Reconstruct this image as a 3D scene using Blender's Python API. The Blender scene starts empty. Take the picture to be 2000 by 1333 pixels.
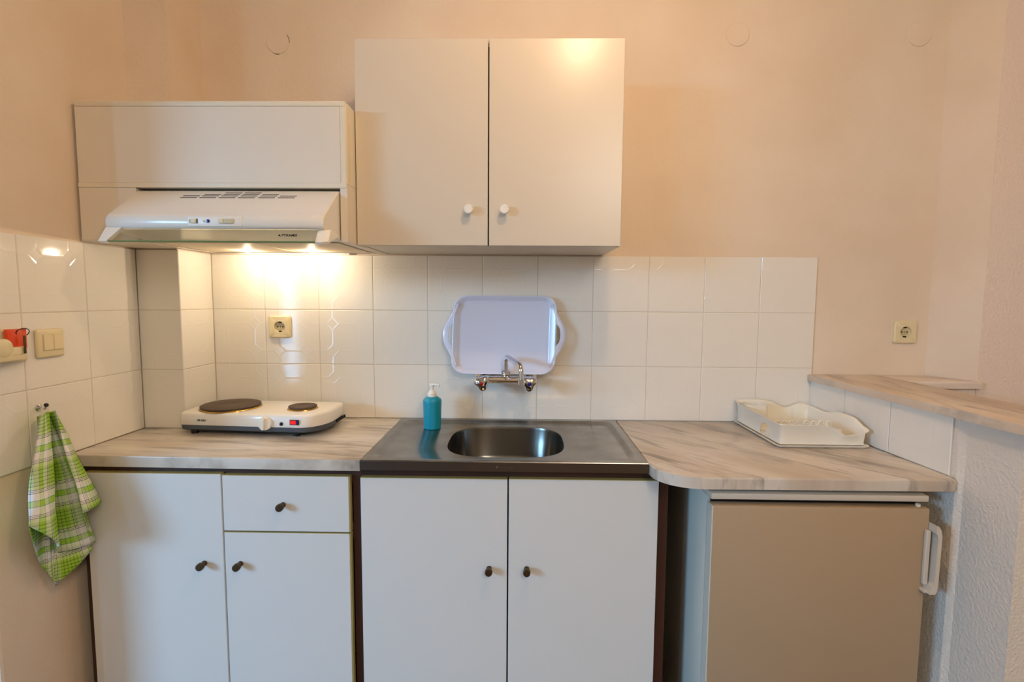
import bpy, bmesh, math, random
from mathutils import Vector, Matrix
random.seed(7)
S = bpy.context.scene
C = S.collection
H = 0.88          # worktop height above the floor; shapes below are written relative to the worktop

# ------------------------------------------------------------------ camera, world, lights, exposure
cam_d = bpy.data.cameras.new('camera'); cam = bpy.data.objects.new('camera', cam_d); C.objects.link(cam)
cam_d.sensor_width = 36.0; cam_d.lens = 17.931; cam_d.clip_start = 0.02
R_ = (0.9998343, 0.0170225, 0.0064463); U_ = (-0.0078179, 0.0817845, 0.9966194); F_ = (-0.0164378, 0.9965047, -0.081904)
cam.matrix_world = Matrix(((R_[0], U_[0], -F_[0], 1.13812), (R_[1], U_[1], -F_[1], -1.85847),
                           (R_[2], U_[2], -F_[2], 0.44392 + H), (0, 0, 0, 1)))
S.camera = cam
w = bpy.data.worlds.new('world'); S.world = w; w.use_nodes = True
w.node_tree.nodes['Background'].inputs[0].default_value = (0.55, 0.72, 1.0, 1)
w.node_tree.nodes['Background'].inputs[1].default_value = 0.6
S.view_settings.view_transform = 'Standard'; S.view_settings.look = 'None'
S.view_settings.gamma = 1.0; S.view_settings.use_curve_mapping = False
S.view_settings.exposure = 0.0

def light(name, kind, loc, energy, color, **kw):
    d = bpy.data.lights.new(name, kind); d.energy = energy; d.color = color
    o = bpy.data.objects.new(name, d); C.objects.link(o); o.location = loc
    for k, v in kw.items():
        if k == 'aim': o.rotation_euler = Vector(v).to_track_quat('-Z', 'Y').to_euler()
        else: setattr(d, k, v)
    return o
WARM = (1.0, 0.68, 0.39)
DAY = (0.30, 0.62, 1.0)
# daylight: the bright sky seen through the open balcony door far left, above the houses opposite
light('daylight_balcony', 'AREA', (-5.1, -5.5, 2.85), 530, DAY, shape='RECTANGLE', size=2.4, size_y=1.8, aim=(6.1, 5.1, -1.95))
light('daylight_gap', 'AREA', (-1.70, -4.36, 1.25), 14, DAY, shape='RECTANGLE', size=0.14, size_y=1.9, aim=(0, 1, 0))
light('fill_light', 'POINT', (1.95, -3.0, 2.3), 56, (1.0, 0.92, 0.80), shadow_soft_size=0.38)  # added soft fill from behind the camera, not a known fixture
portal = light('door_portal', 'AREA', (-2.56, -3.31, 1.185), 1, DAY, shape='RECTANGLE', size=1.7, size_y=2.3, aim=(1, 0, 0)); portal.data.cycles.is_portal = True
light('ceiling_lamp', 'POINT', (1.385, -1.05, 1.535 + H), 16.5, WARM, shadow_soft_size=0.04)

# ------------------------------------------------------------------ helpers
def lin(h):
    h = h.lstrip('#'); v = [int(h[i:i+2], 16) / 255 for i in (0, 2, 4)]
    return tuple(x / 12.92 if x <= 0.04045 else ((x + 0.055) / 1.055) ** 2.4 for x in v) + (1,)

MATS = {}
def mat(name, col, rough=0.5, metal=0.0, **kw):
    m = bpy.data.materials.new(name); m.use_nodes = True; MATS[name] = m
    b = m.node_tree.nodes['Principled BSDF']
    b.inputs['Base Color'].default_value = lin(col) if isinstance(col, str) else tuple(col) + (1,)
    b.inputs['Roughness'].default_value = rough; b.inputs['Metallic'].default_value = metal
    for k, v in kw.items(): b.inputs[k.replace('_', ' ')].default_value = v
    return m
def N(m, t, **kw):
    n = m.node_tree.nodes.new(t)
    for k, v in kw.items(): setattr(n, k, v)
    return n
def L(m, a, b): m.node_tree.links.new(a, b)
def bsdf(m): return m.node_tree.nodes['Principled BSDF']
def M_(m, op, a, b=None, c=None):
    n = N(m, 'ShaderNodeMath', operation=op)
    for i, v in enumerate((a, b, c)):
        if v is None: continue
        if isinstance(v, (int, float)): n.inputs[i].default_value = v
        else: L(m, v, n.inputs[i])
    return n.outputs[0]
def noise_bump(m, scale, strength, dist=0.002, detail=3, stretch=None):
    tc = N(m, 'ShaderNodeTexCoord'); mp = N(m, 'ShaderNodeMapping'); L(m, tc.outputs['Object'], mp.inputs[0])
    if stretch: mp.inputs['Scale'].default_value = stretch
    n = N(m, 'ShaderNodeTexNoise'); n.inputs['Scale'].default_value = scale; n.inputs['Detail'].default_value = detail
    L(m, mp.outputs[0], n.inputs['Vector'])
    b = N(m, 'ShaderNodeBump'); b.inputs['Strength'].default_value = strength; b.inputs['Distance'].default_value = dist
    L(m, n.outputs[0], b.inputs['Height']); L(m, b.outputs[0], bsdf(m).inputs['Normal'])
    return n
def vary(m, c1, c2, scale, lo=0.35, hi=0.65, stretch=None):
    tc = N(m, 'ShaderNodeTexCoord'); mp = N(m, 'ShaderNodeMapping'); L(m, tc.outputs['Object'], mp.inputs[0])
    if stretch: mp.inputs['Scale'].default_value = stretch
    n = N(m, 'ShaderNodeTexNoise'); n.inputs['Scale'].default_value = scale; n.inputs['Detail'].default_value = 4
    L(m, mp.outputs[0], n.inputs['Vector'])
    r = N(m, 'ShaderNodeValToRGB'); r.color_ramp.elements[0].color = lin(c1); r.color_ramp.elements[1].color = lin(c2)
    r.color_ramp.elements[0].position = lo; r.color_ramp.elements[1].position = hi
    L(m, n.outputs[0], r.inputs[0]); L(m, r.outputs[0], bsdf(m).inputs['Base Color'])

# ---- materials
m = mat('plaster', '#e5d2bb', 0.85); vary(m, '#e2ceb6', '#e8d7c2', 3.0); noise_bump(m, 70, 0.35, 0.004, 4)
m = mat('plaster_rough', '#e6dacb', 0.9); noise_bump(m, 130, 0.55, 0.006, 5)
m = mat('plaster_front', '#f1dccb', 0.9); noise_bump(m, 130, 0.55, 0.006, 5)
mat('floor_tile', '#8d7a68', 0.45)
mat('wall_dim', '#e0d6c8', 0.8)
mat('grout', '#d3c6b2', 0.9)
m = mat('tile', '#ece6db', 0.09)
tc = N(m, 'ShaderNodeTexCoord'); sx = N(m, 'ShaderNodeSeparateXYZ'); L(m, tc.outputs['Object'], sx.inputs[0])
def q_(o):
    u = M_(m, 'MULTIPLY', o, 5.0)
    return M_(m, 'ABSOLUTE', M_(m, 'SUBTRACT', M_(m, 'ABSOLUTE', M_(m, 'SUBTRACT', u, 0.5)), 0.25))
d1 = q_(sx.outputs[0]); d2 = q_(sx.outputs[2]); sm = M_(m, 'ADD', d1, d2)
dia = M_(m, 'ABSOLUTE', M_(m, 'SUBTRACT', sm, 0.11))
lin_ = M_(m, 'ADD', M_(m, 'MINIMUM', d1, d2), M_(m, 'MULTIPLY', M_(m, 'LESS_THAN', sm, 0.11), 1.0))
hgt = M_(m, 'SUBTRACT', 1.0, M_(m, 'SMOOTH_MIN', M_(m, 'MULTIPLY', M_(m, 'MINIMUM', dia, lin_), 40.0), 1.0, 0.3))
no = N(m, 'ShaderNodeTexNoise'); no.inputs['Scale'].default_value = 9.0; L(m, tc.outputs['Object'], no.inputs['Vector'])
hh = M_(m, 'ADD', M_(m, 'MULTIPLY', hgt, 0.34), M_(m, 'MULTIPLY', no.outputs[0], 0.7))
bp = N(m, 'ShaderNodeBump'); bp.inputs['Strength'].default_value = 0.5; bp.inputs['Distance'].default_value = 0.0015
L(m, hh, bp.inputs['Height']); L(m, bp.outputs[0], bsdf(m).inputs['Normal'])
m = mat('laminate_upper', '#d8ccb9', 0.29); noise_bump(m, 25, 0.06, 0.002)
m = mat('laminate_hood', '#e2d7c6', 0.45); noise_bump(m, 260, 0.1, 0.001)
m = mat('laminate_base', '#dddcd8', 0.42); noise_bump(m, 300, 0.12, 0.001)
mat('edge_band', '#a8985c', 0.5)
mat('edge_light', '#e3d9c3', 0.45)
m = mat('brown_wood', '#35180a', 0.5); vary(m, '#2a1206', '#452210', 6, 0.3, 0.7, (1, 1, 0.12))
mat('hood_enamel', '#e9e4da', 0.22)
mat('filter_panel', '#e9d8ba', 0.6)
mat('white_plastic', '#f0ebe0', 0.35)
mat('rack_plastic', '#f1e9da', 0.4, Subsurface_Weight=0.08)
mat('cream_plastic', '#e4d4aa', 0.35)
mat('cream_dark', '#cdbd90', 0.4)
mat('black', '#0a0908', 0.5)
mat('dark_slot', '#14100c', 0.8)
m = mat('chrome', '#d8d8d8', 0.06, 1.0)
m = mat('steel', '#8f8a83', 0.24, 1.0); vary(m, '#847f78', '#9a958d', 14); noise_bump(m, 220, 0.05, 0.0006)
m = mat('steel_bowl', '#77736c', 0.22, 1.0)
m = mat('steel_front', '#6d6660', 0.33, 1.0)
m = mat('cast_iron', '#4a3a2c', 0.55); noise_bump(m, 200, 0.25, 0.0008)
mat('brass_ring', '#c9a25a', 0.22, 1.0)
mat('hob_enamel', '#f1ece2', 0.2)
mat('hob_grey', '#4b525b', 0.4)
mat('bronze', '#5b4830', 0.38, 0.85)
m = mat('teal_plastic', '#0f93ad', 0.33, Subsurface_Weight=0.05)
mat('tray_plastic', '#d9def2', 0.16)
m = mat('fridge_door', '#ae9678', 0.45); noise_bump(m, 240, 0.1, 0.0008)
m = mat('fridge_white', '#d6d2c4', 0.4)
mat('fridge_trim', '#cfc4b4', 0.4)
mat('orange_plastic', '#e0470f', 0.3)
mat('red_dot', '#a50f10', 0.25); mat('blue_dot', '#0c1c74', 0.25)
m = mat('red_switch', '#d01008', 0.25); bsdf(m).inputs['Emission Color'].default_value = lin('#ff1a08'); bsdf(m).inputs['Emission Strength'].default_value = 0.5
m = mat('visor_glass', '#f6faf0', 0.02, Transmission_Weight=1.0, IOR=1.12)
mat('visor_edge', '#6f8f5c', 0.2)
m = mat('lamp_lens', '#fff2d8', 0.4); bsdf(m).inputs['Emission Color'].default_value = (1, 0.78, 0.5, 1); bsdf(m).inputs['Emission Strength'].default_value = 6.0
mat('window_white', '#eeeeee', 0.4)

def marble(name, rot, base='#dcd5ca', vein='#a0968a', warm='#c9b8a0', lo=0.44, sc=1.0):
    m = mat(name, base, 0.28)
    tc = N(m, 'ShaderNodeTexCoord'); mp = N(m, 'ShaderNodeMapping'); L(m, tc.outputs['Object'], mp.inputs[0])
    mp.inputs['Rotation'].default_value = (0, 0, rot); mp0 = mp; mp = N(m, 'ShaderNodeMapping'); L(m, mp0.outputs[0], mp.inputs[0]); mp.inputs['Scale'].default_value = (1.6 * sc, 10 * sc, 1.5 * sc)
    n1 = N(m, 'ShaderNodeTexNoise'); n1.inputs['Scale'].default_value = 2.6; n1.inputs['Detail'].default_value = 7
    n1.inputs['Roughness'].default_value = 0.62; n1.inputs['Distortion'].default_value = 0.5; L(m, mp.outputs[0], n1.inputs['Vector'])
    r1 = N(m, 'ShaderNodeValToRGB'); e = r1.color_ramp.elements
    e[0].position = lo - 0.1; e[0].color = lin(vein); e[1].position = lo + 0.09; e[1].color = lin(base)
    L(m, n1.outputs[0], r1.inputs[0])
    n2 = N(m, 'ShaderNodeTexNoise'); n2.inputs['Scale'].default_value = 1.3; n2.inputs['Detail'].default_value = 3; L(m, mp.outputs[0], n2.inputs['Vector'])
    mx = N(m, 'ShaderNodeMixRGB', blend_type='MULTIPLY'); L(m, r1.outputs[0], mx.inputs[1]); mx.inputs[2].default_value = lin(warm)
    r2 = N(m, 'ShaderNodeValToRGB'); r2.color_ramp.elements[0].position = 0.4; r2.color_ramp.elements[1].position = 0.75
    r2.color_ramp.elements[1].color = (0.6, 0.6, 0.6, 1); L(m, n2.outputs[0], r2.inputs[0]); L(m, r2.outputs[0], mx.inputs[0])
    L(m, mx.outputs[0], bsdf(m).inputs['Base Color'])
    return m
marble('marble_left', 0.06)
marble('marble_right', math.radians(52), base='#d8cfc3', vein='#8e8478', lo=0.40)
marble('marble_sill', 0.02, base='#e4d5c6', warm='#cdb499', vein='#b9a794', lo=0.38)
marble('marble_ledge', math.radians(94), base='#d8c8b4', warm='#c4a988', lo=0.42)

# ---- mesh helpers
def wloc(o):
    v = Vector((0, 0, 0))
    while o is not None: v += o.location; o = o.parent
    return v
def finish(o, label=None, cat=None, group=None, kind=None):
    if label: o['label'] = label
    if cat: o['category'] = cat
    if group: o['group'] = group
    if kind: o['kind'] = kind
    return o
def obj(name, bm, material, parent=None, smooth=None):
    me = bpy.data.meshes.new(name)
    off = Vector((0, 0, H)) - (wloc(parent) if parent else Vector((0, 0, 0)))
    bmesh.ops.translate(bm, verts=bm.verts, vec=off)
    bmesh.ops.recalc_face_normals(bm, faces=bm.faces)
    bm.to_mesh(me); bm.free()
    for mm in (material if isinstance(material, (list, tuple)) else [material]): me.materials.append(MATS[mm])
    if smooth is not None:
        for p in me.polygons: p.use_smooth = True
        me.set_sharp_from_angle(angle=math.radians(smooth))
    o = bpy.data.objects.new(name, me); C.objects.link(o)
    if parent: o.parent = parent
    return o
def thing(name, loc, label, cat, group=None, kind=None):
    o = bpy.data.objects.new(name, None); C.objects.link(o); o.location = (loc[0], loc[1], loc[2] + H); o.empty_display_size = 0.05
    return finish(o, label, cat, group, kind)
def nb(): return bmesh.new()
def box(bm, x0, x1, y0, y1, z0, z1, bev=0.0, seg=1, mi=0):
    r = bmesh.ops.create_cube(bm, size=1.0); vs = r['verts']
    for v in vs: v.co = Vector((x0 + (v.co.x + .5) * (x1 - x0), y0 + (v.co.y + .5) * (y1 - y0), z0 + (v.co.z + .5) * (z1 - z0)))
    fs = list({f for v in vs for f in v.link_faces})
    if bev > 0:
        es = list({e for v in vs for e in v.link_edges})
        r = bmesh.ops.bevel(bm, geom=es, offset=bev, segments=seg, profile=0.5, affect='EDGES', clamp_overlap=True)
        fs = list({f for f in r['faces']} | {f for f in fs if f.is_valid})
    for f in fs:
        if f.is_valid: f.material_index = mi
    return bm
def B(name, parent, material, *a, bev=0.0, seg=1):
    return obj(name, box(nb(), *a, bev=bev, seg=seg), material, parent, smooth=40 if seg > 1 else None)
def prism(bm, pts, z0, z1, bev=0.0, seg=2):
    vb = [bm.verts.new((x, y, z0)) for x, y in pts]; vt = [bm.verts.new((x, y, z1)) for x, y in pts]
    n = len(pts); bm.faces.new(vb[::-1]); ft = bm.faces.new(vt)
    for i in range(n): bm.faces.new((vb[i], vb[(i + 1) % n], vt[(i + 1) % n], vt[i]))
    if bev: bmesh.ops.bevel(bm, geom=list(ft.edges), offset=bev, segments=seg, profile=0.5, affect='EDGES', clamp_overlap=True)
    return bm
def arc(cx, cy, r, a0, a1, n=8):
    return [(cx + r * math.cos(math.radians(a0 + (a1 - a0) * i / n)), cy + r * math.sin(math.radians(a0 + (a1 - a0) * i / n))) for i in range(n + 1)]
def rrect(x0, x1, y0, y1, r, n=5):
    return (arc(x1 - r, y1 - r, r, 0, 90, n) + arc(x0 + r, y1 - r, r, 90, 180, n) + arc(x0 + r, y0 + r, r, 180, 270, n) + arc(x1 - r, y0 + r, r, 270, 360, n))
def loft(bm, rings, cap0=True, cap1=True, closed=True):
    vr = [[bm.verts.new(p) for p in r] for r in rings]; n = len(vr[0])
    for a, b in zip(vr, vr[1:]):
        for i in range(n if closed else n - 1):
            bm.faces.new((a[i], a[(i + 1) % n], b[(i + 1) % n], b[i]))
    if cap0: bm.faces.new(vr[0][::-1])
    if cap1: bm.faces.new(vr[-1])
    return bm
def frame(d):
    d = Vector(d).normalized(); a = Vector((0, 0, 1)) if abs(d.z) < .9 else Vector((1, 0, 0))
    u = d.cross(a).normalized(); return u, d.cross(u).normalized()
def lathe(bm, origin, axis, prof, n=24):
    """prof: (distance along axis, radius)"""
    o = Vector(origin); d = Vector(axis).normalized(); u, v = frame(d)
    rings = [[o + d * t + (u * math.cos(2 * math.pi * i / n) + v * math.sin(2 * math.pi * i / n)) * max(r, 1e-5) for i in range(n)] for t, r in prof]
    return loft(bm, rings)
def tube(bm, pts, r, n=10, sub=6, smooth_path=True):
    P = [Vector(p) for p in pts]
    if smooth_path and len(P) > 2:
        Q = []
        for i in range(len(P) - 1):
            p0 = P[max(i - 1, 0)]; p1 = P[i]; p2 = P[i + 1]; p3 = P[min(i + 2, len(P) - 1)]
            for k in range(sub):
                t = k / sub
                Q.append(0.5 * ((2 * p1) + (p2 - p0) * t + (2 * p0 - 5 * p1 + 4 * p2 - p3) * t * t + (3 * p1 - p0 - 3 * p2 + p3) * t ** 3))
        Q.append(P[-1]); P = Q
    rings = []; u = None
    for i, p in enumerate(P):
        d = (P[min(i + 1, len(P) - 1)] - P[max(i - 1, 0)]).normalized()
        if u is None: u, v = frame(d)
        u = (u - d * u.dot(d)).normalized(); v = d.cross(u)
        rr = r[i] if isinstance(r, (list, tuple)) else r
        rings.append([p + (u * math.cos(2 * math.pi * k / n) + v * math.sin(2 * math.pi * k / n)) * rr for k in range(n)])
    return loft(bm, rings)
def text(name, parent, s, size, material, loc, rot, bold=0.0):
    cu = bpy.data.curves.new(name, 'FONT'); cu.body = s; cu.size = size; cu.align_x = 'CENTER'; cu.align_y = 'CENTER'
    cu.extrude = 0.0002; cu.offset = bold; cu.resolution_u = 3
    t = bpy.data.objects.new(name, cu); C.objects.link(t)
    dg = bpy.context.evaluated_depsgraph_get(); me = bpy.data.meshes.new_from_object(t.evaluated_get(dg))
    bpy.data.objects.remove(t); bpy.data.curves.remove(cu)
    me.materials.clear(); me.materials.append(MATS[material])
    o = bpy.data.objects.new(name, me); C.objects.link(o); o.parent = parent
    o.location = Vector(loc) + Vector((0, 0, H)) - wloc(parent); o.rotation_euler = rot
    return o

# ------------------------------------------------------------------ the room
FZ, CZ = -H, 2.62 - H
WX0, WX1, WY0 = -2.6, 4.2, -4.4
struct = lambda name, bm, mt, parent=None: finish(obj(name, bm, mt, parent), kind='structure' if parent is None else None)
struct('floor', box(nb(), WX0 - .1, WX1 + .1, WY0 - .1, 0.12, FZ - .05, FZ), 'floor_tile')
struct('ceiling', box(nb(), WX0 - .1, WX1 + .1, WY0 - .1, 0.12, CZ, CZ + .05), 'plaster')
PY = 0.006        # plaster sits behind the tile faces
wall_back = struct('wall_back', box(nb(), -0.26, 2.64, PY, 0.12, FZ, CZ), 'plaster')
wall_left = struct('wall_left', box(nb(), -0.26, -0.134 - PY, -0.687, PY, FZ, CZ, bev=0.004), 'plaster')
wall_column = struct('wall_column', box(nb(), -0.134 - PY, 0.0005, -0.179 + PY, PY, FZ, CZ), 'plaster')
# right: splayed return of the recess, then the frontal wall
struct('wall_return', prism(nb(), [(2.61, 0.12), (2.61, PY), (2.6735, -0.134), (2.69, -0.134), (2.69, 0.12)], FZ, CZ), 'plaster')
bm = prism(nb(), [(2.691, 0.12), (2.691, -.120), (2.675, -.120), (2.675, -0.135), (WX1, -0.135), (WX1, 0.12)], FZ, CZ)
prism(bm, [(2.38, 0.11), (2.38, -.1345), (2.67, -.1345), (2.67, 0.11)], FZ, .154)
struct('wall_right', bm, 'plaster_front')
struct('wall_far_right', box(nb(), WX1, WX1 + .1, WY0, 0.12, FZ, CZ), 'wall_dim')
# left room part: wall behind the stub, far left wall with a window, wall behind the camera with a narrow glazed door
struct('wall_side', box(nb(), WX0, -0.26, PY, 0.12, FZ, CZ), 'plaster')
bm = nb()
wy0, wy1, wz0, wz1 = -4.18, -2.45, 0.02 - H, 2.35 - H
box(bm, WX0 - .1, WX0, WY0, wy0, FZ, CZ); box(bm, WX0 - .1, WX0, wy1, 0.12, FZ, CZ)
box(bm, WX0 - .1, WX0, wy0, wy1, FZ, wz0); box(bm, WX0 - .1, WX0, wy0, wy1, wz1, CZ)
struct('wall_far_left', bm, 'plaster')
bm = nb()
for a, b_ in ((wy0, wy0 + .03), (wy1 - .03, wy1)): box(bm, WX0 - .08, WX0 - .045, a, b_, wz0, wz1)
for a, b_ in ((wz0, wz0 + .03), (wz1 - .03, wz1)): box(bm, WX0 - .08, WX0 - .045, wy0, wy1, a, b_)
struct('door_1', bm, 'window_white')
bm = nb()
dx0, dx1, dz0, dz1 = -1.80, -1.60, 0.28 - H, 2.22 - H
box(bm, WX0, dx0, WY0 - .1, WY0, FZ, CZ); box(bm, dx1, WX1, WY0 - .1, WY0, FZ, CZ)
box(bm, dx0, dx1, WY0 - .1, WY0, FZ, dz0); box(bm, dx0, dx1, WY0 - .1, WY0, dz1, CZ)
struct('wall_behind', bm, 'wall_dim')
bm = nb()
for a, b_ in ((dx0, dx0 + .02), (dx1 - .02, dx1)): box(bm, a, b_, WY0 - .08, WY0 - .045, dz0, dz1)
for a, b_ in ((dz0, dz0 + .04), (dz1 - .04, dz1)): box(bm, dx0, dx1, WY0 - .08, WY0 - .045, a, b_)
struct('window_1', bm, 'window_white')

# ---- wall tiles (20 x 20 cm), every tile a mesh of its own on a recessed grout bed
def tile_mesh(w_, h_):
    bm = nb(); g = 0.0008; b = 0.0016
    o = [(g, g), (w_ - g, g), (w_ - g, h_ - g), (g, h_ - g)]
    i_ = [(g + b, g + b), (w_ - g - b, g + b), (w_ - g - b, h_ - g - b), (g + b, h_ - g - b)]
    loft(bm, [[(x, 0.006, z) for x, z in o], [(x, 0.0012, z) for x, z in o], [(x, 0.0, z) for x, z in i_]], cap0=False)
    bmesh.ops.recalc_face_normals(bm, faces=bm.faces)
    me = bpy.data.meshes.new('tile'); bm.to_mesh(me); bm.free(); me.materials.append(MATS['tile']); return me
TM = {}
def tile(parent, x, y, z, w_, h_, rz):
    k = (round(w_, 4), round(h_, 4))
    if k not in TM: TM[k] = tile_mesh(*k)
    o = bpy.data.objects.new('tile', TM[k]); C.objects.link(o); o.parent = parent
    o.location = (x, y, z + H); o.rotation_euler = (random.uniform(-.0012, .0012), 0, rz + random.uniform(-.0012, .0012))
for j in range(3):
    for i in range(11):
        x0 = 0.0084 if i == 0 else i * .2
        tile(wall_back, x0, 0, j * .2, (i + 1) * .2 - x0, .2, 0)
    for a, b_ in ((-.179, -.379), (-.379, -.579), (-.579, -.686)):
        tile(wall_left, -.134, b_, j * .2, a - b_, .2, math.pi / 2)
    tile(wall_column, -.134, -.179, j * .2, .1424, .2, 0)
    tile(wall_column, .0084, -.179, j * .2, .179, .2, math.pi / 2)
obj('grout', box(nb(), 0.003, 2.2, .0014, PY + .002, 0, .5995), 'grout', wall_back)
obj('grout', box(nb(), -.136 - PY, -.1354, -.686, -.179, 0, .5995), 'grout', wall_left)
bm = nb(); box(bm, -.1345, .0068, -.1776, -.17, 0, .5995); box(bm, -.02, .007, -.1774, .001, 0, .5995)
obj('grout', bm, 'grout', wall_column)

# ---- low wall at the right with its tiles and marble ledge (slightly out of square)
A = Vector((2.196, 0)); Bv = Vector((2.2335, -.573)); dv = (Bv - A).normalized(); ang = math.atan2(dv.y, dv.x)
nv = Vector((-dv.y, dv.x))   # points to +X side
LO = lambda t, s: tuple(A + dv * t + nv * s)
bm = prism(nb(), [LO(-.002, .006), LO(.585, .006), LO(.60, .014), LO(.735, .014), LO(.735, .17), LO(-.002, .22)], FZ, .154)
wall_low = struct('wall_low', bm, 'plaster_rough')
t0 = 0.0
for wd in (.181, .191, .2):
    p_ = LO(t0, 0); tile(wall_low, p_[0], p_[1], 0.001, wd, .153, ang); t0 += wd
obj('grout', prism(nb(), [LO(0, .003), LO(.572, .003), LO(.572, .008), LO(0, .008)], 0, .153), 'grout', wall_low)
bm = prism(nb(), [LO(-.005, -.012), LO(.80, -.012), (2.44, -.80), (2.44, PY - .001), (2.196, PY - .001)][::-1], .155, .178, bev=.004)
finish(obj('marble_ledge', bm, 'marble_ledge', None, smooth=40), 'long beige marble ledge capping the low wall above the dish rack', 'ledge')
bm = prism(nb(), [(2.4405, PY - .001), (2.4405, -.150), (2.676, -.152), (2.684, -.149), (2.685, -.138), (2.674, -.1362), (2.609, PY - .001)][::-1], .155, .178, bev=.008, seg=4)
finish(obj('marble_sill', bm, 'marble_sill', None, smooth=60), 'short pinkish marble sill in the wall recess below the right socket', 'sill')

# ------------------------------------------------------------------ worktops and sink
finish(obj('marble_worktop', prism(nb(), [(-.1335, -.482), (.699, -.496), (.699, -.001), (.0095, -.001), (.0095, -.180), (-.1335, -.180)], -.031, 0, bev=.003),
           'marble_left', None, smooth=40), 'pale grey veined marble worktop under the hotplate, left of the sink', 'worktop')
pts = [(1.4915, -.001), (1.4915, -.505)] + [(1.4915 + .115 - .115 * math.cos(a), -.505 - .098 * math.sin(a)) for a in [math.pi / 2 * i / 10 for i in range(1, 11)]] + \
      [(2.225, -.598), (2.2365, -.59), (2.2315, -.573), (2.195, -.001)]
finish(obj('marble_worktop', prism(nb(), pts, -.03, 0, bev=.006, seg=3), 'marble_right', None, smooth=40),
       'grey veined marble worktop with rounded corner over the fridge', 'worktop')

# steel sink: flat rim, recessed plate, barrel-shaped bowl
sink = thing('sink', (1.095, -.25, -.03), 'stainless steel sink with one oval bowl set between two marble worktops', 'sink')
sx0, sx1, sy0, sy1 = .7005, 1.4905, -.499, -.002
cx, cy = 1.095, -.25
dirs = []
NS = 20
per = []
for i in range(NS): per.append((sx0 + (sx1 - sx0) * i / NS, sy0))
for i in range(NS): per.append((sx1, sy0 + (sy1 - sy0) * i / NS))
for i in range(NS): per.append((sx1 - (sx1 - sx0) * i / NS, sy1))
for i in range(NS): per.append((sx0, sy1 - (sy1 - sy0) * i / NS))
def sup(ax, by, n, ox=cx, oy=cy):
    out = []
    for x, y in per:
        dx, dy = x - cx, y - cy
        k = (abs(dx / ax) ** n + abs(dy / by) ** n) ** (-1 / n)
        out.append((ox + dx * k, oy + dy * k))
    return out
def ring(pts, z): return [(x, y, z) for x, y in pts]
hw, hd = (sx1 - sx0) / 2, (sy1 - sy0) / 2
def inset(d): return [(cx + (x - cx) * (hw - d) / hw, cy + (y - cy) * (hd - d) / hd) for x, y in per]
bm = loft(nb(), [ring(inset(.0), -.026), ring(inset(0), -.0015), ring(inset(.002), .0015), ring(inset(.022), .002),
                 ring(sup(hw - .024, hd - .024, 16), .0015), ring(sup(hw - .034, hd - .032, 11), -.007), ring(sup(hw - .044, hd - .040, 10), -.0088),
                 ring(sup(.187, .180, 3.2), -.0088), ring(sup(.1825, .1755, 3.2), -.0105)], cap0=False, cap1=False)
obj('drainer_plate', bm, 'steel', sink, smooth=50)
bm = loft(nb(), [ring(sup(.1825, .1755, 3.2), -.0105), ring(sup(.181, .174, 3.2), -.018), ring(sup(.174, .167, 3.2), -.11), ring(sup(.160, .152, 3.0), -.142),
                 ring(sup(.12, .115, 2.6), -.152), ring(sup(.032, .032, 2), -.156)], cap0=False, cap1=True)
obj('bowl', bm, 'steel_bowl', sink, smooth=60)
obj('drain', lathe(nb(), (cx, cy, -.1555), (0, 0, 1), [(0, .031), (.002, .031), (.003, .024), (.001, .02), (.001, .0)], 24), 'chrome', sink, smooth=40)
B('front_apron', sink, 'steel_front', sx0, sx1, sy0 - .0012, sy0 - .0002, -.0265, -.0012)
text('lettering', sink, 'pyramis', .0105, 'steel', (1.104, sy0 - .0016, -.0135), (math.pi / 2, 0, 0), .0001)
obj('logo_mark', lathe(nb(), (1.0765, sy0 - .0014, -.0135), (0, -1, 0), [(0, .0042), (.0006, .0042)], 4), 'steel', sink)

# ------------------------------------------------------------------ base cabinets
DY0, DY1 = -.489, -.471
def knob(parent, x, z):
    bm = lathe(nb(), (x, DY0, z), (0, -1, 0), [(0, .0075), (.003, .0078), (.006, .0062), (.010, .0064), (.014, .0094), (.017, .0104), (.025, .0104), (.028, .0092), (.0285, .0)], 20)
    obj('knob', bm, 'bronze', parent, smooth=35)
def door(parent, name, x0, x1, z0, z1, kx, kz, edge_r=False):
    d = B(name, parent, 'laminate_base', x0, x1, DY0, DY1, z0, z1 - .0012, bev=.0012)
    B('edge_band', d, 'edge_band', x0, x1, DY0 + .0008, DY1, z1 - .0012, z1 + .0006)
    if edge_r: B('edge_band', d, 'edge_band', x1, x1 + .0035, DY0 + .0025, DY1, z0, z1)
    knob(d, kx, kz); return d
BZ = -.775
cab = thing('base_cabinet', (.29, -.24, -H), 'white base cabinet with one drawer and dark round knobs, under the hotplate', 'cabinet')
bm = nb()
box(bm, -.104, -.084, -.470, -.19, -.86, -.032); box(bm, .671, .695, -.470, -.005, -.86, -.032)
box(bm, -.084, .671, -.470, -.450, -.075, -.032); box(bm, -.084, .671, -.450, -.19, -.80, -.78); box(bm, .02, .671, -.02, -.005, -.80, -.1)
box(bm, -.084, .671, -.470, -.450, -.235, -.19)
obj('carcass', bm, 'brown_wood', cab)
B('plinth', cab, 'brown_wood', -.10, .69, -.43, -.41, -H, -.79)
door(cab, 'door', -.078, .3065, BZ, -.0465, .2515, -.305)
d = door(cab, 'drawer', .3105, .6645, -.2095, -.0495, .480, -.132, True)
door(cab, 'door', .3105, .6645, BZ, -.2135, .3540, -.305, True)
cab = thing('base_cabinet', (1.11, -.24, -H), 'white two-door base cabinet in a brown frame below the steel sink', 'cabinet')
bm = nb()
box(bm, .6955, .709, -.470, -.005, -.86, -.032); box(bm, 1.5265, 1.552, -.474, -.005, -H, -.032)
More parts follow.
